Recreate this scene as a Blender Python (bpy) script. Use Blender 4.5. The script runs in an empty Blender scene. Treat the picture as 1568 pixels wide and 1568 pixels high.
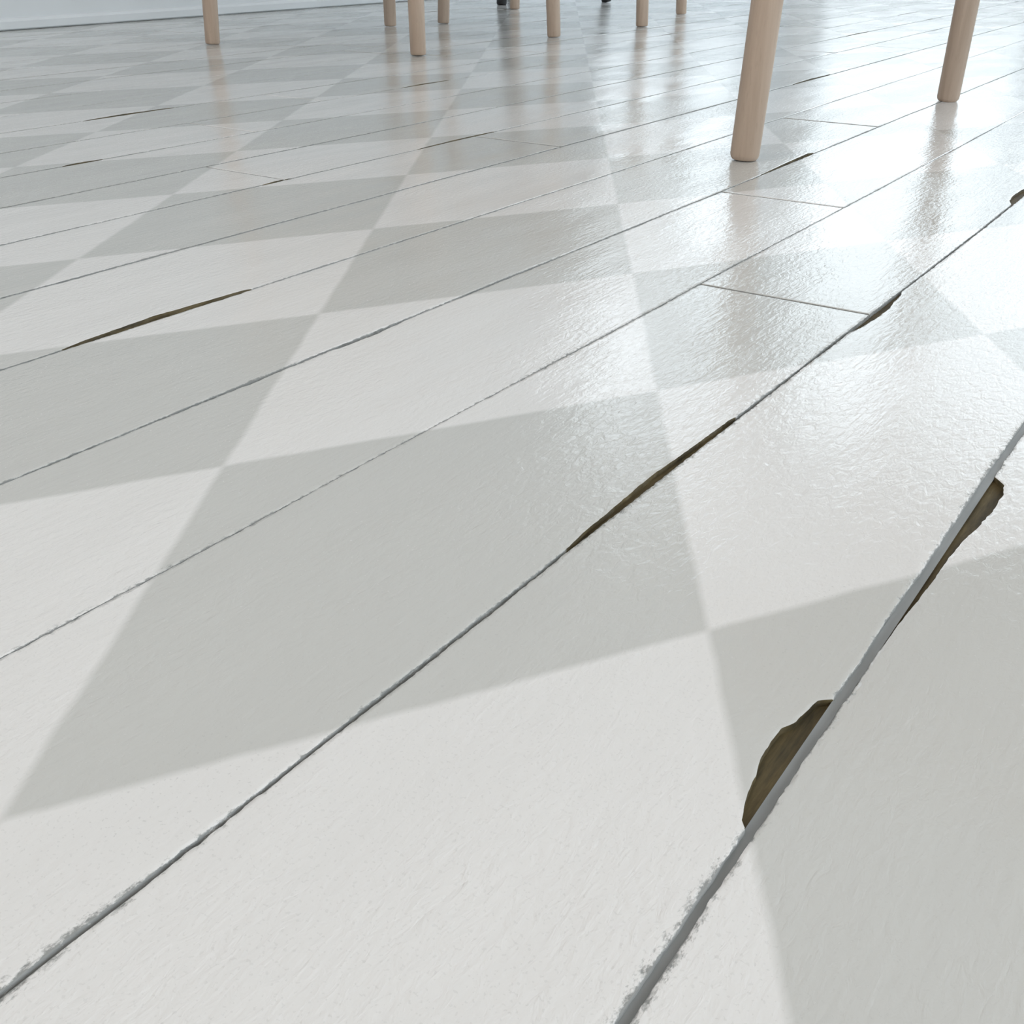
import bpy, bmesh, math
import numpy as np
from mathutils import Vector
scene=bpy.context.scene
scene.view_settings.view_transform='Standard'
rng=np.random.default_rng(7)

# ------------------------------------------------------------ helpers
def link(o,parent=None):
    bpy.context.collection.objects.link(o)
    if parent: o.parent=parent
    return o
def new_mat(name):
    m=bpy.data.materials.new(name); m.use_nodes=True
    nt=m.node_tree; b=nt.nodes['Principled BSDF']
    return m,nt,b
def N(nt,t,**kw):
    n=nt.nodes.new(t)
    for k,v in kw.items(): setattr(n,k,v)
    return n
def math_node(nt,op,a,b=None,c=None):
    n=nt.nodes.new('ShaderNodeMath'); n.operation=op
    for i,v in enumerate((a,b,c)):
        if v is None: continue
        if isinstance(v,(int,float)): n.inputs[i].default_value=v
        else: nt.links.new(v,n.inputs[i])
    return n.outputs[0]
def mix_col(nt,f,a,b,mode='MIX'):
    n=nt.nodes.new('ShaderNodeMix'); n.data_type='RGBA'; n.blend_type=mode
    for s,v in ((n.inputs[0],f),(n.inputs[6],a),(n.inputs[7],b)):
        if isinstance(v,(int,float)): s.default_value=v
        elif isinstance(v,tuple): s.default_value=(*v,1)
        else: nt.links.new(v,s)
    return n.outputs[2]
def noise(nt,vec,scale,detail=2,rough=.5,dist=0):
    n=nt.nodes.new('ShaderNodeTexNoise'); n.inputs['Scale'].default_value=scale
    n.inputs['Detail'].default_value=detail; n.inputs['Roughness'].default_value=rough
    n.inputs['Distortion'].default_value=dist
    nt.links.new(vec,n.inputs['Vector']); return n.outputs['Fac']
def mapping(nt,vec,scale,rot=(0,0,0)):
    n=nt.nodes.new('ShaderNodeMapping'); n.inputs['Scale'].default_value=scale
    n.inputs['Rotation'].default_value=rot
    nt.links.new(vec,n.inputs['Vector']); return n.outputs[0]
def ramp(nt,f,stops):
    n=nt.nodes.new('ShaderNodeValToRGB'); e=n.color_ramp.elements
    while len(e)<len(stops): e.new(.5)
    for i,(p,c) in enumerate(stops):
        e[i].position=p; e[i].color=(*c,1) if isinstance(c,tuple) else (c,c,c,1)
    nt.links.new(f,n.inputs[0]); return n.outputs[0]
def map_range(nt,v,a,b,c=0,d=1):
    n=nt.nodes.new('ShaderNodeMapRange'); nt.links.new(v,n.inputs[0])
    for i,x in enumerate((a,b,c,d)): n.inputs[i+1].default_value=x
    return n.outputs[0]

# ------------------------------------------------------------ materials
def painted_floor_mat():
    m,nt,b=new_mat('painted_harlequin_boards')
    geo=N(nt,'ShaderNodeNewGeometry'); pos=geo.outputs['Position']
    sep=N(nt,'ShaderNodeSeparateXYZ'); nt.links.new(pos,sep.inputs[0])
    X,Y=sep.outputs[0],sep.outputs[1]
    # hand-painted edges wander by a fraction of a millimetre
    wob=math_node(nt,'MULTIPLY',math_node(nt,'SUBTRACT',noise(nt,pos,35,1),.5),.0022)
    a1=math.radians(32.47);a2=math.radians(31.56)
    n1=math_node(nt,'ADD',math_node(nt,'MULTIPLY',X,math.cos(a1)),math_node(nt,'MULTIPLY',Y,math.sin(a1)))
    n2=math_node(nt,'SUBTRACT',math_node(nt,'MULTIPLY',X,math.cos(a2)),math_node(nt,'MULTIPLY',Y,math.sin(a2)))
    n1=math_node(nt,'ADD',n1,wob); n2=math_node(nt,'ADD',n2,wob)
    u=math_node(nt,'DIVIDE',math_node(nt,'ADD',n1,.3298),.1909)
    v=math_node(nt,'DIVIDE',math_node(nt,'ADD',n2,.0539),-.1867)
    def tri(t):   # square wave with soft ~1.5 mm edge
        s=math_node(nt,'SINE',math_node(nt,'MULTIPLY',t,math.pi))
        s=math_node(nt,'MULTIPLY',s,38)
        return math_node(nt,'MINIMUM',math_node(nt,'MAXIMUM',s,-1),1)
    p=math_node(nt,'MULTIPLY',tri(u),tri(v))
    fac=map_range(nt,p,-1,1,0,1)
    col=mix_col(nt,fac,(.805,.80,.79),(.605,.608,.588))
    # mottled paint
    mot=noise(nt,mapping(nt,pos,(1,.35,1)),14,2,.6)
    col=mix_col(nt,.06,col,ramp(nt,mot,[(.3,.55),(.7,1.)]),'MULTIPLY')
    # fine pits
    pit=noise(nt,pos,900,1,.5)
    pits=map_range(nt,pit,.28,.36,.32,0)
    col=mix_col(nt,pits,col,(.48,.48,.47))
    # worn dirty edge, heavier here and there
    at=N(nt,'ShaderNodeAttribute'); at.attribute_name='edge'
    e=at.outputs['Fac']
    en=noise(nt,mapping(nt,pos,(1,.5,1)),560,3,.8)
    patch=map_range(nt,mot,.35,.65,-.07,.10)
    ef=map_range(nt,math_node(nt,'ADD',math_node(nt,'ADD',math_node(nt,'MULTIPLY',e,.72),en),patch),.94,1.14,0,.85)
    col=mix_col(nt,ef,col,(.20,.21,.205))
    # broken edge shows bare timber
    rt=N(nt,'ShaderNodeAttribute'); rt.attribute_name='raw'
    rw=noise(nt,mapping(nt,pos,(1,.12,1)),260,2,.7)
    rawc=ramp(nt,rw,[(.3,(.034,.025,.008)),(.55,(.095,.070,.026)),(.75,(.17,.13,.055))])
    rf=map_range(nt,rt.outputs['Fac'],.25,.5,0,1)
    col=mix_col(nt,rf,col,rawc)
    nt.links.new(col,b.inputs['Base Color'])
    rr=map_range(nt,mot,.3,.7,.10,.16)
    nt.links.new(math_node(nt,'ADD',math_node(nt,'ADD',rr,math_node(nt,'MULTIPLY',pits,.5)),math_node(nt,'MULTIPLY',math_node(nt,'MAXIMUM',rf,ef),.5)),b.inputs['Roughness'])
    b.inputs['IOR'].default_value=1.55
    # relief of the paint (metres): patchy orange peel + brush drag + slow warp + faint crackle
    h1=noise(nt,mapping(nt,pos,(1,.42,1)),330,3,.6,.6)
    h2=noise(nt,mapping(nt,pos,(1,.09,1)),330,2,.6)
    h3=noise(nt,mapping(nt,pos,(1,.3,1)),26,1)
    amp=map_range(nt,mot,.36,.66,.00016,.00040)
    vo=N(nt,'ShaderNodeTexVoronoi',feature='DISTANCE_TO_EDGE'); vo.inputs['Scale'].default_value=130
    nt.links.new(mapping(nt,pos,(1,.5,1)),vo.inputs['Vector'])
    cr=math_node(nt,'MULTIPLY',map_range(nt,vo.outputs['Distance'],0,.08,-1,0),map_range(nt,mot,.42,.62,.000004,.000034))
    h=math_node(nt,'ADD',math_node(nt,'MULTIPLY',h1,amp),math_node(nt,'MULTIPLY',h2,.00016))
    h=math_node(nt,'ADD',h,math_node(nt,'MULTIPLY',h3,.0009))
    h=math_node(nt,'ADD',h,cr)
    h=math_node(nt,'SUBTRACT',h,math_node(nt,'MULTIPLY',ef,.00012))
    n=N(nt,'ShaderNodeBump'); n.inputs['Distance'].default_value=1; n.inputs['Strength'].default_value=1
    nt.links.new(h,n.inputs['Height']); nt.links.new(n.outputs[0],b.inputs['Normal'])
    return m
def filler_mat():
    m,nt,b=new_mat('grey_seam_paint')
    geo=N(nt,'ShaderNodeNewGeometry'); pos=geo.outputs['Position']
    nn=noise(nt,mapping(nt,pos,(1,.1,1)),300,2)
    nt.links.new(mix_col(nt,nn,(.16,.17,.17),(.29,.30,.30)),b.inputs['Base Color'])
    b.inputs['Roughness'].default_value=.4
    return m
def rawwood_mat():
    m,nt,b=new_mat('bare_brown_wood')
    geo=N(nt,'ShaderNodeNewGeometry'); pos=geo.outputs['Position']
    nn=noise(nt,mapping(nt,pos,(1,.12,1)),260,4,.7)
    nt.links.new(ramp(nt,nn,[(.3,(.034,.025,.008)),(.55,(.095,.070,.026)),(.75,(.17,.13,.055))]),b.inputs['Base Color'])
    b.inputs['Roughness'].default_value=.7
    return m
def beech_mat():
    m,nt,b=new_mat('pale_beech_wood')
    tc=N(nt,'ShaderNodeTexCoord'); ob=tc.outputs['Object']
    w=noise(nt,mapping(nt,ob,(1,1,.05)),90,4,.6,.4)
    fl=noise(nt,mapping(nt,ob,(1,1,.18)),420,2)
    c=ramp(nt,w,[(.25,(.44,.33,.25)),(.55,(.54,.42,.33)),(.8,(.62,.50,.40))])
    c=mix_col(nt,map_range(nt,fl,.6,.75,0,.3),c,(.36,.26,.19))
    nt.links.new(c,b.inputs['Base Color']); b.inputs['Roughness'].default_value=.42
    return m
def plain(name,col,rough=.6,var=.04,scale=6,metal=0):
    m,nt,b=new_mat(name)
    geo=N(nt,'ShaderNodeNewGeometry')
    nn=noise(nt,geo.outputs['Position'],scale,1)
    lo=tuple(max(0,c*(1-var)) for c in col); hi=tuple(min(1,c*(1+var)) for c in col)
    nt.links.new(mix_col(nt,nn,lo,hi),b.inputs['Base Color'])
    b.inputs['Roughness'].default_value=rough; b.inputs['Metallic'].default_value=metal
    return m
M_floor=painted_floor_mat(); M_fill=filler_mat(); M_raw=rawwood_mat(); M_beech=beech_mat()
M_wall=plain('white_plaster',(.82,.81,.80),.8)
M_wall_blue=plain('pale_blue_plaster',(.58,.62,.65),.6)
M_trim=plain('white_trim_gloss',(.80,.84,.87),.3)
M_frame=plain('window_frame_paint',(.55,.57,.58),.4)
M_seat=plain('oatmeal_upholstery',(.68,.63,.57),.9,.12,300)
M_black=plain('black_powder_coat',(.015,.015,.016),.35)

# ------------------------------------------------------------ floor boards
seams=[-.0658,-.178,-.2881,-.3993,-.5173,-.6317,-.7471,-.8554]
left=seams[-1]
while left>-2.5:
    left-=.1128; seams.append(left)
right=seams[0]; pre=[]
while right<2.5:
    right+=.1128; pre.append(right)
seams=pre[::-1]+seams
seams=sorted(seams)                      # ascending in X
Y0,Y1=-1.6,6.4
def key(x): return min(range(len(seams)),key=lambda i:abs(seams[i]-x))
# chips: (y0,y1,profile[(t,w_mm)],side)  side -1: bites the board on the -X side
chips={i:[] for i in range(len(seams))}
def chip(x,y0,y1,side,prof): chips[key(x)].append((y0,y1,prof,side))
sliver=lambda w:[(0,0),(.12,w*.45),(.3,w*.7),(.5,w),(.62,w*.75),(.8,w*.55),(.95,w*.35),(1,0)]
chip(-.0658,.200,.264,-1,[(0,0),(.04,2.2),(.15,4.2),(.35,6.2),(.55,7.6),(.66,7.2),(.74,4.8),(.85,4.2),(.95,3.4),(1,0)])
chip(-.0658,.293,.446,+1,[(0,0),(.1,.7),(.3,2.0),(.45,2.6),(.58,3.4),(.66,5.2),(.78,6.8),(.9,7.5),(.96,5.5),(1,0)])
chip(-.178,.290,.444,-1,sliver(3.2))
chip(-.178,.590,.686,+1,[(0,0),(.1,2.5),(.35,4.5),(.6,4.8),(.75,3),(.93,2),(1,0)])
chip(-.178,.985,1.08,-1,[(0,0),(.15,5),(.4,7),(.7,6),(1,0)])
chip(-.5173,.318,.458,-1,sliver(6.8))
chip(-.3993,.400,.470,+1,[(0,0),(.1,1.8),(.5,2.6),(.8,1.4),(1,0)])
chip(-.3993,.330,.372,+1,[(0,0),(.3,1.6),(1,0)])
chip(-.3993,.978,1.122,-1,[(0,0),(.3,2),(.7,4),(.95,4.5),(1,0)])
chip(-.7471,.90,1.045,-1,sliver(3))
chip(-.7471,.685,.725,-1,[(0,0),(.5,2.4),(1,0)])
chip(-.968,.636,.684,-1,[(0,0),(.2,3),(.6,3.4),(1,0)])
chip(-1.194,.822,.962,-1,sliver(8))
chip(-1.081,1.279,1.395,-1,sliver(7))
chip(-.6317,1.64,1.80,-1,sliver(5))
for i in range(len(seams)):
    for _ in range(3):
        y=rng.uniform(1.5,5.5)
        if seams[i]>-.3 or y>1.9:
            w=rng.uniform(1.5,4.5); chips[i].append((y,y+rng.uniform(.06,.2),sliver(w),rng.choice([-1,1])))
def ysamples(a,b):
    out=[];y=a
    while y<b:
        out.append(y)
        y+= .0010 if 0.1<y<.75 else (.003 if .7<y<1.8 else (.006 if y<2.6 and y>.5 else .02))
    out.append(b); return np.array(out)
def vnoise(y,freq,seed):
    r=np.random.default_rng(seed).uniform(-1,1,4096)
    t=(y+10)*freq; k=np.floor(t).astype(int); f=t-k; f=f*f*(3-2*f)
    return r[k%4096]*(1-f)+r[(k+1)%4096]*f
def halfgap(i,y,side):
    base={key(-.0658):.0014,key(-.178):.00062,key(-.2881):.0004,key(-.3993):.0006,key(-.5173):.0006}.get(i,.0011)
    s=i*2+(0 if side<0 else 1)
    w=base*(1+.3*vnoise(y,25,s))+.00014*vnoise(y,160,s+300)+.00010*vnoise(y,600,s+600)
    w=np.maximum(w,.0002)
    if i==key(-.2881): w=w*np.clip(.75+.5*vnoise(y,6,99),.35,1.2)
    c=np.zeros_like(y)
    for (a,b,prof,sd) in chips[i]:
        if sd!=side: continue
        t=(y-a)/(b-a); px=[p[0] for p in prof]; pw=[p[1]*.001 for p in prof]
        cc=np.interp(t,px,pw,left=0,right=0)
        c=np.maximum(c,cc*(1+.05*vnoise(y,400,s+900)))
    return w+c, np.clip(c/.0006,0,1)
def wander(i,y): return .0011*vnoise(y,2.2,i+50)+.0004*vnoise(y,9,i+150)
joints={key(-.2881):[.629],key(-.3993):[.894],key(-.5173):[1.324],key(-.8554):[.714],key(-.7471):[1.003],key(-1.194):[1.115],key(-1.081):[.885]}
verts=[];faces=[];edge=[];raw=[];nv=0
def board(i,ya,yb,seed):
    global nv
    y=ysamples(ya,yb); n=len(y)
    ws,cs=halfgap(i,y,+1); we,ce=halfgap(i+1,y,-1)
    xl=seams[i]+wander(i,y)+ws; xr=seams[i+1]+wander(i+1,y)-we
    r=np.random.default_rng(seed)
    # the bevel is soft and worn in places and crisp elsewhere
    bl=(.0006+.0004*vnoise(y,12,seed+8)+.0004*vnoise(y,90,seed+1)+.0005*vnoise(y,500,seed+2)).clip(.00012)*(1-.8*cs)
    br=(.0006+.0004*vnoise(y,12,seed+9)+.0004*vnoise(y,90,seed+3)+.0005*vnoise(y,500,seed+4)).clip(.00012)*(1-.8*ce)
    dl=(.00040+.00034*vnoise(y,350,seed+5))*(1-.85*cs); dr=(.00040+.00034*vnoise(y,350,seed+6))*(1-.85*ce)
    z0=r.uniform(-.00015,.00015); tl=r.uniform(-.0016,.0016)
    cx=(seams[i]+seams[i+1])/2
    top=lambda x:z0+(x-cx)*tl
    o=np.ones(n)
    rows=[(xl,-.006*o,1,cs),(xl,top(xl)-dl,1-.9*cs,cs),(xl+bl*.4,top(xl)-dl*.35,.78*(1-.9*cs),0*o),(xl+bl,top(xl),.6*(1-.9*cs),0*o),(xl+bl+.0014,top(xl),.44*(1-cs),0*o),(xl+bl+.0040,top(xl),0,0*o),
          (xr-br-.0040,top(xr),0,0*o),(xr-br-.0014,top(xr),.44*(1-ce),0*o),(xr-br,top(xr),.6*(1-.9*ce),0*o),(xr-br*.4,top(xr)-dr*.35,.78*(1-.9*ce),0*o),(xr,top(xr)-dr,1-.9*ce,ce),(xr,-.006*o,1,ce)]
    m=len(rows)
    A=np.zeros((n,m,3));E=np.zeros((n,m));R=np.zeros((n,m))
    for k,(xx,zz,e,rw) in enumerate(rows): A[:,k,0]=xx;A[:,k,1]=y;A[:,k,2]=zz;E[:,k]=e;R[:,k]=rw
    def endrow(src,dy,dz):
        Q=src.copy(); Q[:,1]+=dy+ .0003*np.random.default_rng(seed+int(abs(dy)*1e5)).uniform(-1,1,m); Q[:,2]-=dz; return Q[None]
    A=np.concatenate([endrow(A[0],-.0008,.006),endrow(A[0],-.0006,.0004),A,endrow(A[-1],.0006,.0004),endrow(A[-1],.0008,.006)])
    one=np.ones((2,m)); E=np.concatenate([one,E,one]); R=np.concatenate([one*0,R,one*0])
    n+=4
    verts.append(A.reshape(-1,3)); edge.append(E.reshape(-1)); raw.append(R.reshape(-1))
    a=(np.arange(n-1)[:,None]*m+np.arange(m-1)[None]).reshape(-1)+nv
    faces.append(np.stack([a,a+1,a+1+m,a+m],1)); nv+=n*m
for i in range(len(seams)-1):
    js=list(joints.get(i,[]))
    jr=np.random.default_rng(1000+i)
    last=max(js) if js else jr.uniform(1.6,2.4)
    if not js and seams[i]<-1.2: js=[last]
    while last<5.5:
        last+=jr.uniform(1.1,2.0); js.append(last)
    js=[j for j in js if j<6]
    cuts=[Y0]+sorted(js)+[Y1]
    for k in range(len(cuts)-1):
        board(i,cuts[k]+.0015,cuts[k+1]-.0015,5000+i*20+k*7)
def mesh_from(name,V,F,mat,attrs={}):
    me=bpy.data.meshes.new(name); me.vertices.add(len(V)); me.vertices.foreach_set('co',V.astype(np.float32).ravel())
    me.loops.add(F.size); me.loops.foreach_set('vertex_index',F.astype(np.int32).ravel())
    me.polygons.add(len(F)); me.polygons.foreach_set('loop_start',np.arange(0,F.size,4,dtype=np.int32))
    me.update(calc_edges=True)
    for k,a in attrs.items():
        at=me.attributes.new(k,'FLOAT','POINT'); at.data.foreach_set('value',a.astype(np.float32))
    me.materials.append(mat); me.validate(); me.update()
    return link(bpy.data.objects.new(name,me))
floor=bpy.data.objects.new('floor',None); link(floor)
bo=mesh_from('floor_boards',np.concatenate(verts),np.concatenate(faces),M_floor,{'edge':np.concatenate(edge),'raw':np.concatenate(raw)}); bo.parent=floor
# seam filler (paint that has bridged the gap) – missing where the boards are broken away
V=[];F=[];c=0
wide=key(-.0658)
for i in range(1,len(seams)-1):
    y=ysamples(Y0,Y1); n=len(y)
    w1,c1=halfgap(i,y,-1); w2,c2=halfgap(i,y,1)
    z=-.0016-.0003*vnoise(y,80,i+77)
    if i==wide: z=-.0010-.0001*vnoise(y,10,i); h=.0016
    else: z=np.where((c1+c2)>0,-.0058,z); h=.0015
    xc=seams[i]+wander(i,y)
    A=np.stack([np.stack([xc-h,y,z],1),np.stack([xc-h*.2,y,z-.0005],1),np.stack([xc+h,y,z-(.0001)],1)],1)
    V.append(A.reshape(-1,3)); a=(np.arange(n-1)[:,None]*3+np.arange(2)[None]).reshape(-1)+c
    F.append(np.stack([a,a+1,a+4,a+3],1)); c+=n*3
fo=mesh_from('seam_filler',np.concatenate(V),np.concatenate(F),M_fill); fo.parent=floor
V=np.array([[-2.6,Y0,-.0025],[2.6,Y0,-.0025],[2.6,Y1,-.0025],[-2.6,Y1,-.0025]])
so=mesh_from('subfloor',V,np.array([[0,1,2,3]]),M_raw); so.parent=floor

# ------------------------------------------------------------ room shell
def boxes(name,bl,mat,parent=None,bevel=0):
    bm=bmesh.new()
    for (x0,x1,y0,y1,z0,z1) in bl:
        r=bmesh.ops.create_cube(bm,size=1)
        for v in r['verts']:
            v.co=Vector(((x0+x1)/2+v.co.x*(x1-x0),(y0+y1)/2+v.co.y*(y1-y0),(z0+z1)/2+v.co.z*(z1-z0)))
    me=bpy.data.meshes.new(name); bm.to_mesh(me); bm.free(); me.materials.append(mat)
    o=link(bpy.data.objects.new(name,me),parent)
    if bevel:
        md=o.modifiers.new('b','BEVEL'); md.width=bevel; md.segments=2
    return o
XL,XR,YF,YB,ZC=-2.5,2.5,-1.55,6.3,2.9
T=.15
W2=4.25
boxes('wall_left',[(XL-T,XL,YF-T,W2,-.01,ZC),(XL-T,XL,W2,YB+T,-.01,.35),(XL-T,XL,W2,YB+T,2.65,ZC),(XL-T,XL,6.1,YB+T,.35,2.65)],M_wall_blue)
boxes('wall_back',[(XL,XR,YB,YB+T,-.01,.20),(XL,XR,YB,YB+T,2.75,ZC),(XL,XL+.15,YB,YB+T,.2,2.75),(XR-.25,XR,YB,YB+T,.2,2.75)],M_wall)
boxes('wall_right',[(XR,XR+T,YF-T,YB+T,-.01,.5),(XR,XR+T,YF-T,YB+T,2.55,ZC),(XR,XR+T,YF-T,YF+.4,.5,2.55),(XR,XR+T,YB-.8,YB+T,.5,2.55)],M_wall)
boxes('wall_front',[(XL,XR,YF-T,YF,-.01,ZC)],M_wall)
boxes('ceiling',[(XL-T,XR+T,YF-T,YB+T,ZC,ZC+.1)],M_wall)
def window(name,axis,c,a0,a1,z0,z1,nm):
    root=link(bpy.data.objects.new(name,None))
    fr=[];w=.035
    def add(u0,u1,za,zb,d=.03):
        fr.append((u0,u1,c-d,c+d,za,zb) if axis=='x' else (c-d,c+d,u0,u1,za,zb))
    add(a0,a1,z0,z0+2*w);add(a0,a1,z1-2*w,z1)
    for k in range(nm+1):
        u=a0+(a1-a0)*k/nm; u0=max(a0,u-w);u1=min(a1,u+w); add(u0,u1,z0,z1,.028)
    boxes('frame',fr,M_frame,root,.004)
window('window_1','x',YB+T/2,XL+.15,XR-.25,.20,2.75,4)
window('window_2','y',XL-T/2,W2,6.1,.35,2.65,2)
window('fill_window','y',XR+T/2,YF+.4,YB-.8,.5,2.55,5)  # unseen window, added on the right to give diffuse daylight
def baseboard(name,axis,c,sgn,a0,a1):
    prof=[(0,0),(.022,0),(.026,.003),(.026,.018),(.021,.024),(.016,.025),(.016,.085),(.013,.095),(.006,.10),(0,.10)]
    bm=bmesh.new(); rings=[]
    for a in (a0,a1):
        rings.append([bm.verts.new((a,c+sgn*d,z+.0006) if axis=='x' else (c+sgn*d,a,z+.0006)) for d,z in prof])
    for k in range(len(prof)):
        bm.faces.new((rings[0][k],rings[0][(k+1)%len(prof)],rings[1][(k+1)%len(prof)],rings[1][k]))
    for r in rings: bm.faces.new(r)
    bmesh.ops.recalc_face_normals(bm,faces=bm.faces)
    me=bpy.data.meshes.new(name); bm.to_mesh(me); bm.free(); me.materials.append(M_trim)
    link(bpy.data.objects.new(name,me))
baseboard('baseboard_left','y',XL,1,YF,YB)
baseboard('baseboard_back','x',YB,-1,XL,XR)
baseboard('baseboard_right','y',XR,-1,YF,YB)

# ------------------------------------------------------------ seats
def lathe_between(bm,p0,p1,prof,seg=32):
    p0=Vector(p0);p1=Vector(p1);ax=(p1-p0).normalized()
    s=ax.cross(Vector((0,1,0))).normalized(); t=ax.cross(s)
    rings=[]
    for f,r in prof:
        cc=p0.lerp(p1,f)
        rings.append([bm.verts.new(cc+s*(r*math.cos(2*math.pi*k/seg))+t*(r*math.sin(2*math.pi*k/seg))) for k in range(seg)])
    for a,b in zip(rings,rings[1:]):
        for k in range(seg): bm.faces.new((a[k],a[(k+1)%seg],b[(k+1)%seg],b[k]))
    bm.faces.new(rings[0][::-1]); bm.faces.new(rings[-1])
def finish(name,bm,mat,parent,smooth=True):
    bmesh.ops.recalc_face_normals(bm,faces=bm.faces)
    me=bpy.data.meshes.new(name); bm.to_mesh(me); bm.free(); me.materials.append(mat)
    if smooth:
        for p in me.polygons: p.use_smooth=True
        me.set_sharp_from_angle(angle=math.radians(40))
    return link(bpy.data.objects.new(name,me),parent)
def chair(name,feet,back_idx,zs):
    root=bpy.data.objects.new(name,None); link(root)
    cx=sum(f[0] for f in feet)/4; cy=sum(f[1] for f in feet)/4
    root.location=(cx,cy,0)
    tops=[]
    for k,(fx,fy) in enumerate(feet):
        lx,ly=fx-cx,fy-cy; L=math.hypot(lx,ly); tx=lx-lx/L*math.tan(math.radians(3))*zs; ty=ly-ly/L*math.tan(math.radians(3))*zs
        z0=.0008
        bm=bmesh.new()
        prof=[(0,.0118),(.0035,.0136),(.008,.0143),(.35,.0152),(.8,.0185),(1,.019)]
        lathe_between(bm,(lx,ly,z0),(tx,ty,zs),prof)
        finish('leg_%d'%(k+1),bm,M_beech,root)
        tops.append((tx,ty))
    order=sorted(range(4),key=lambda k:math.atan2(tops[k][1],tops[k][0]))
    bm=bmesh.new()
    for a in range(4):
        A=Vector((*tops[order[a]],zs-.025));B=Vector((*tops[order[(a+1)%4]],zs-.025))
        d=(B-A).normalized(); nrm=Vector((-d.y,d.x,0))*.009
        vs=[]
        for P in (A,B):
            for sx,sz in ((1,-.022),(-1,-.022),(-1,.022),(1,.022)): vs.append(bm.verts.new(P+nrm*sx+Vector((0,0,sz))))
        for k in range(4): bm.faces.new((vs[k],vs[(k+1)%4],vs[4+(k+1)%4],vs[4+k]))
        bm.faces.new(vs[:4]);bm.faces.new(vs[4:])
    finish('seat_rails',bm,M_beech,root,False)
    bm=bmesh.new(); rings=[]
    def pt(t):
        t=t%1*4;k=int(t);f=t-k; a=Vector(tops[order[k]]);b=Vector(tops[order[(k+1)%4]]); p=a.lerp(b,f)
        q=p.length; dirn=p.normalized()
        mx=max(Vector(x).length for x in tops)
        return dirn*min(q,mx*.93)
    for s,z in ((.93,-.002),(1.06,.002),(1.09,.012),(1.09,.025),(1.05,.038),(.9,.046),(.5,.050)):
        rings.append([bm.verts.new((*(pt(k/64)*s),z+zs)) for k in range(64)])
    for a,b in zip(rings,rings[1:]):
        for k in range(64): bm.faces.new((a[k],a[(k+1)%64],b[(k+1)%64],b[k]))
    bm.faces.new(rings[0][::-1]);bm.faces.new(rings[-1])
    finish('seat',bm,M_seat,root)
    if back_idx is None: return root
    b0,b1=[Vector((*tops[k],zs)) for k in back_idx]
    out=((b0+b1)/2); out.z=0; out.normalize()
    ends=[]
    for k,p in enumerate((b0,b1)):
        q=p+out*.07+Vector((0,0,.36)); ends.append(q)
        bm=bmesh.new(); lathe_between(bm,p-Vector((0,0,.02)),q,[(0,.018),(.5,.016),(.97,.013),(1,.009)],24)
        finish('back_post_%d'%(k+1),bm,M_beech,root)
    bm=bmesh.new(); rings=[]
    for k in range(17):
        t=k/16; p=ends[0].lerp(ends[1],t)-Vector((0,0,.06))+out*(.045*math.sin(math.pi*t)+.002)
        hh=.05
        rings.append([bm.verts.new(p+out*a+Vector((0,0,z))) for a,z in ((-.008,-hh),(.008,-hh),(.011,0),(.008,hh),(-.008,hh),(-.005,0))])
    for a,b in zip(rings,rings[1:]):
        for k in range(6): bm.faces.new((a[k],a[(k+1)%6],b[(k+1)%6],b[k]))
    bm.faces.new(rings[0][::-1]);bm.faces.new(rings[-1])
    finish('backrest',bm,M_beech,root)
    return root
chair('counter_stool',[(-.443,1.043),(.055,1.010),(.105,1.560),(-.394,1.589)],None,.64)  # unseen seat set high to keep window reflections on the boards
chair('dining_chair',[(-1.356,1.655),(-1.362,2.122),(-1.850,2.157),(-1.834,1.591)],(2,3),.43)
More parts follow.
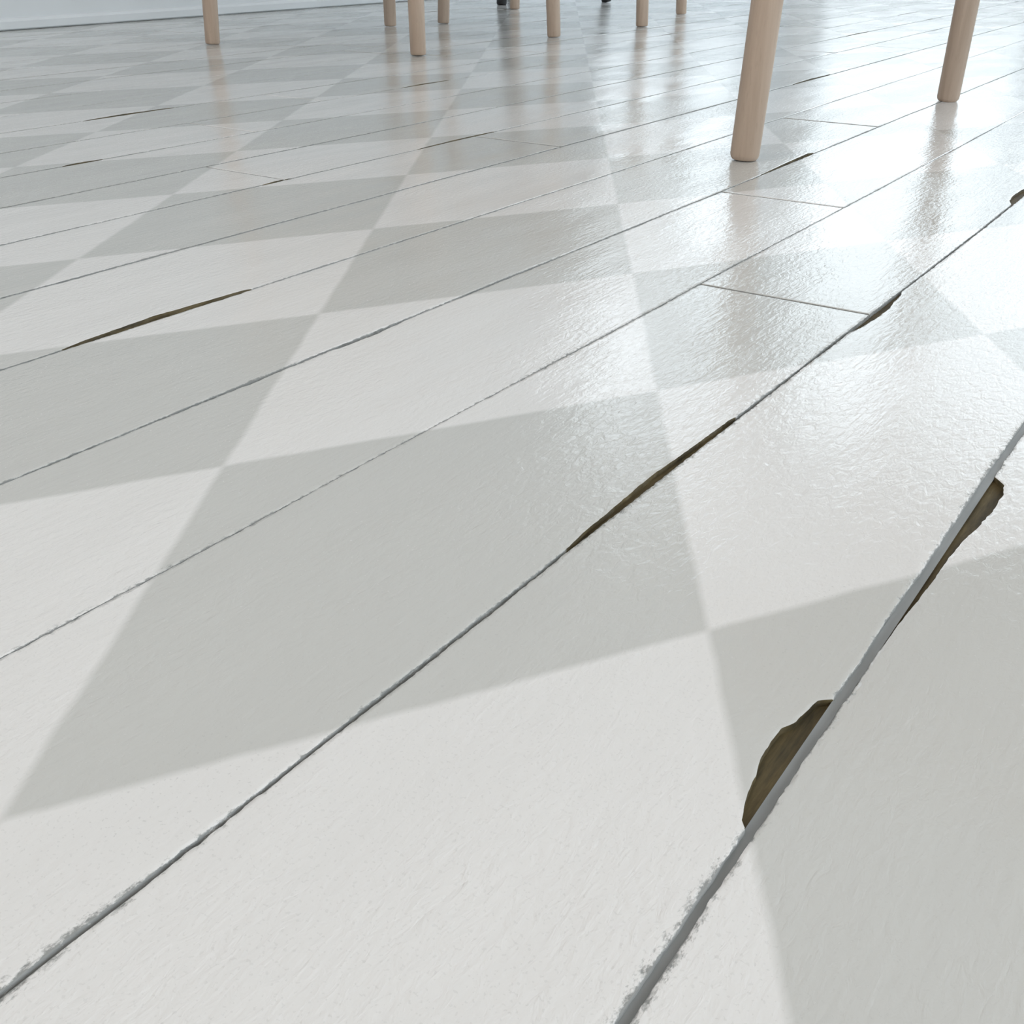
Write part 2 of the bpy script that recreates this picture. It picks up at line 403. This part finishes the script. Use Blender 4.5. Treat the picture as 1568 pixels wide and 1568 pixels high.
chair('dining_chair',[(-1.797,2.295),(-1.346,2.483),(-1.468,2.928),(-1.969,2.853)],(2,3),.43)
root=link(bpy.data.objects.new('side_table',None)); root.location=(-2.11,3.20,0)
for k in range(3):
    a=math.radians(-90+120*k); bm=bmesh.new()
    lathe_between(bm,(.214*math.cos(a),.214*math.sin(a),.0008),(.12*math.cos(a),.12*math.sin(a),.50),[(0,.014),(.01,.016),(1,.014)],20)
    finish('leg_%d'%(k+1),bm,M_black,root)
bm=bmesh.new(); lathe_between(bm,(0,0,.49),(0,0,.515),[(0,.21),(.15,.225),(.8,.225),(1,.215)],64)
finish('top',bm,M_black,root)

# ------------------------------------------------------------ light
w=bpy.data.worlds.new('overcast_sky'); scene.world=w; w.use_nodes=True; nt=w.node_tree
bg=nt.nodes['Background']
tc=N(nt,'ShaderNodeTexCoord'); sp=N(nt,'ShaderNodeSeparateXYZ'); nt.links.new(tc.outputs['Generated'],sp.inputs[0])
nt.links.new(ramp(nt,sp.outputs[2],[(0,(.40,.43,.45)),(.10,(.54,.60,.63)),(.22,(.82,.93,1.0)),(.6,(.84,.93,1.0))]),bg.inputs[0])
bg.inputs[1].default_value=2.75
def fill_lamp(x,y,power):  # added lamp out of view, warm fill light for the room
    root=link(bpy.data.objects.new('fill_lamp',None)); root.location=(x,y,ZC)
    bm=bmesh.new(); lathe_between(bm,(0,0,-.06),(0,0,0),[(0,.28),(.2,.30),(1,.30)],48); finish('housing',bm,M_trim,root)
    l=bpy.data.lights.new('fill_disc','AREA'); l.shape='DISK'; l.size=.5; l.energy=power; l.color=(1,.86,.74)
    o=link(bpy.data.objects.new('fill_disc',l),root); o.location=(0,0,-.075)
fill_lamp(-1.2,-.7,15); fill_lamp(1.2,-.7,15)

# ------------------------------------------------------------ camera
cam=bpy.data.cameras.new('camera'); cam.lens=36*1652.9/1568; cam.sensor_width=36; cam.clip_start=.01
co=link(bpy.data.objects.new('camera',cam)); co.location=(0,0,.2)
co.rotation_euler=(math.radians(90-28.28),0,math.radians(34.74))
scene.camera=co
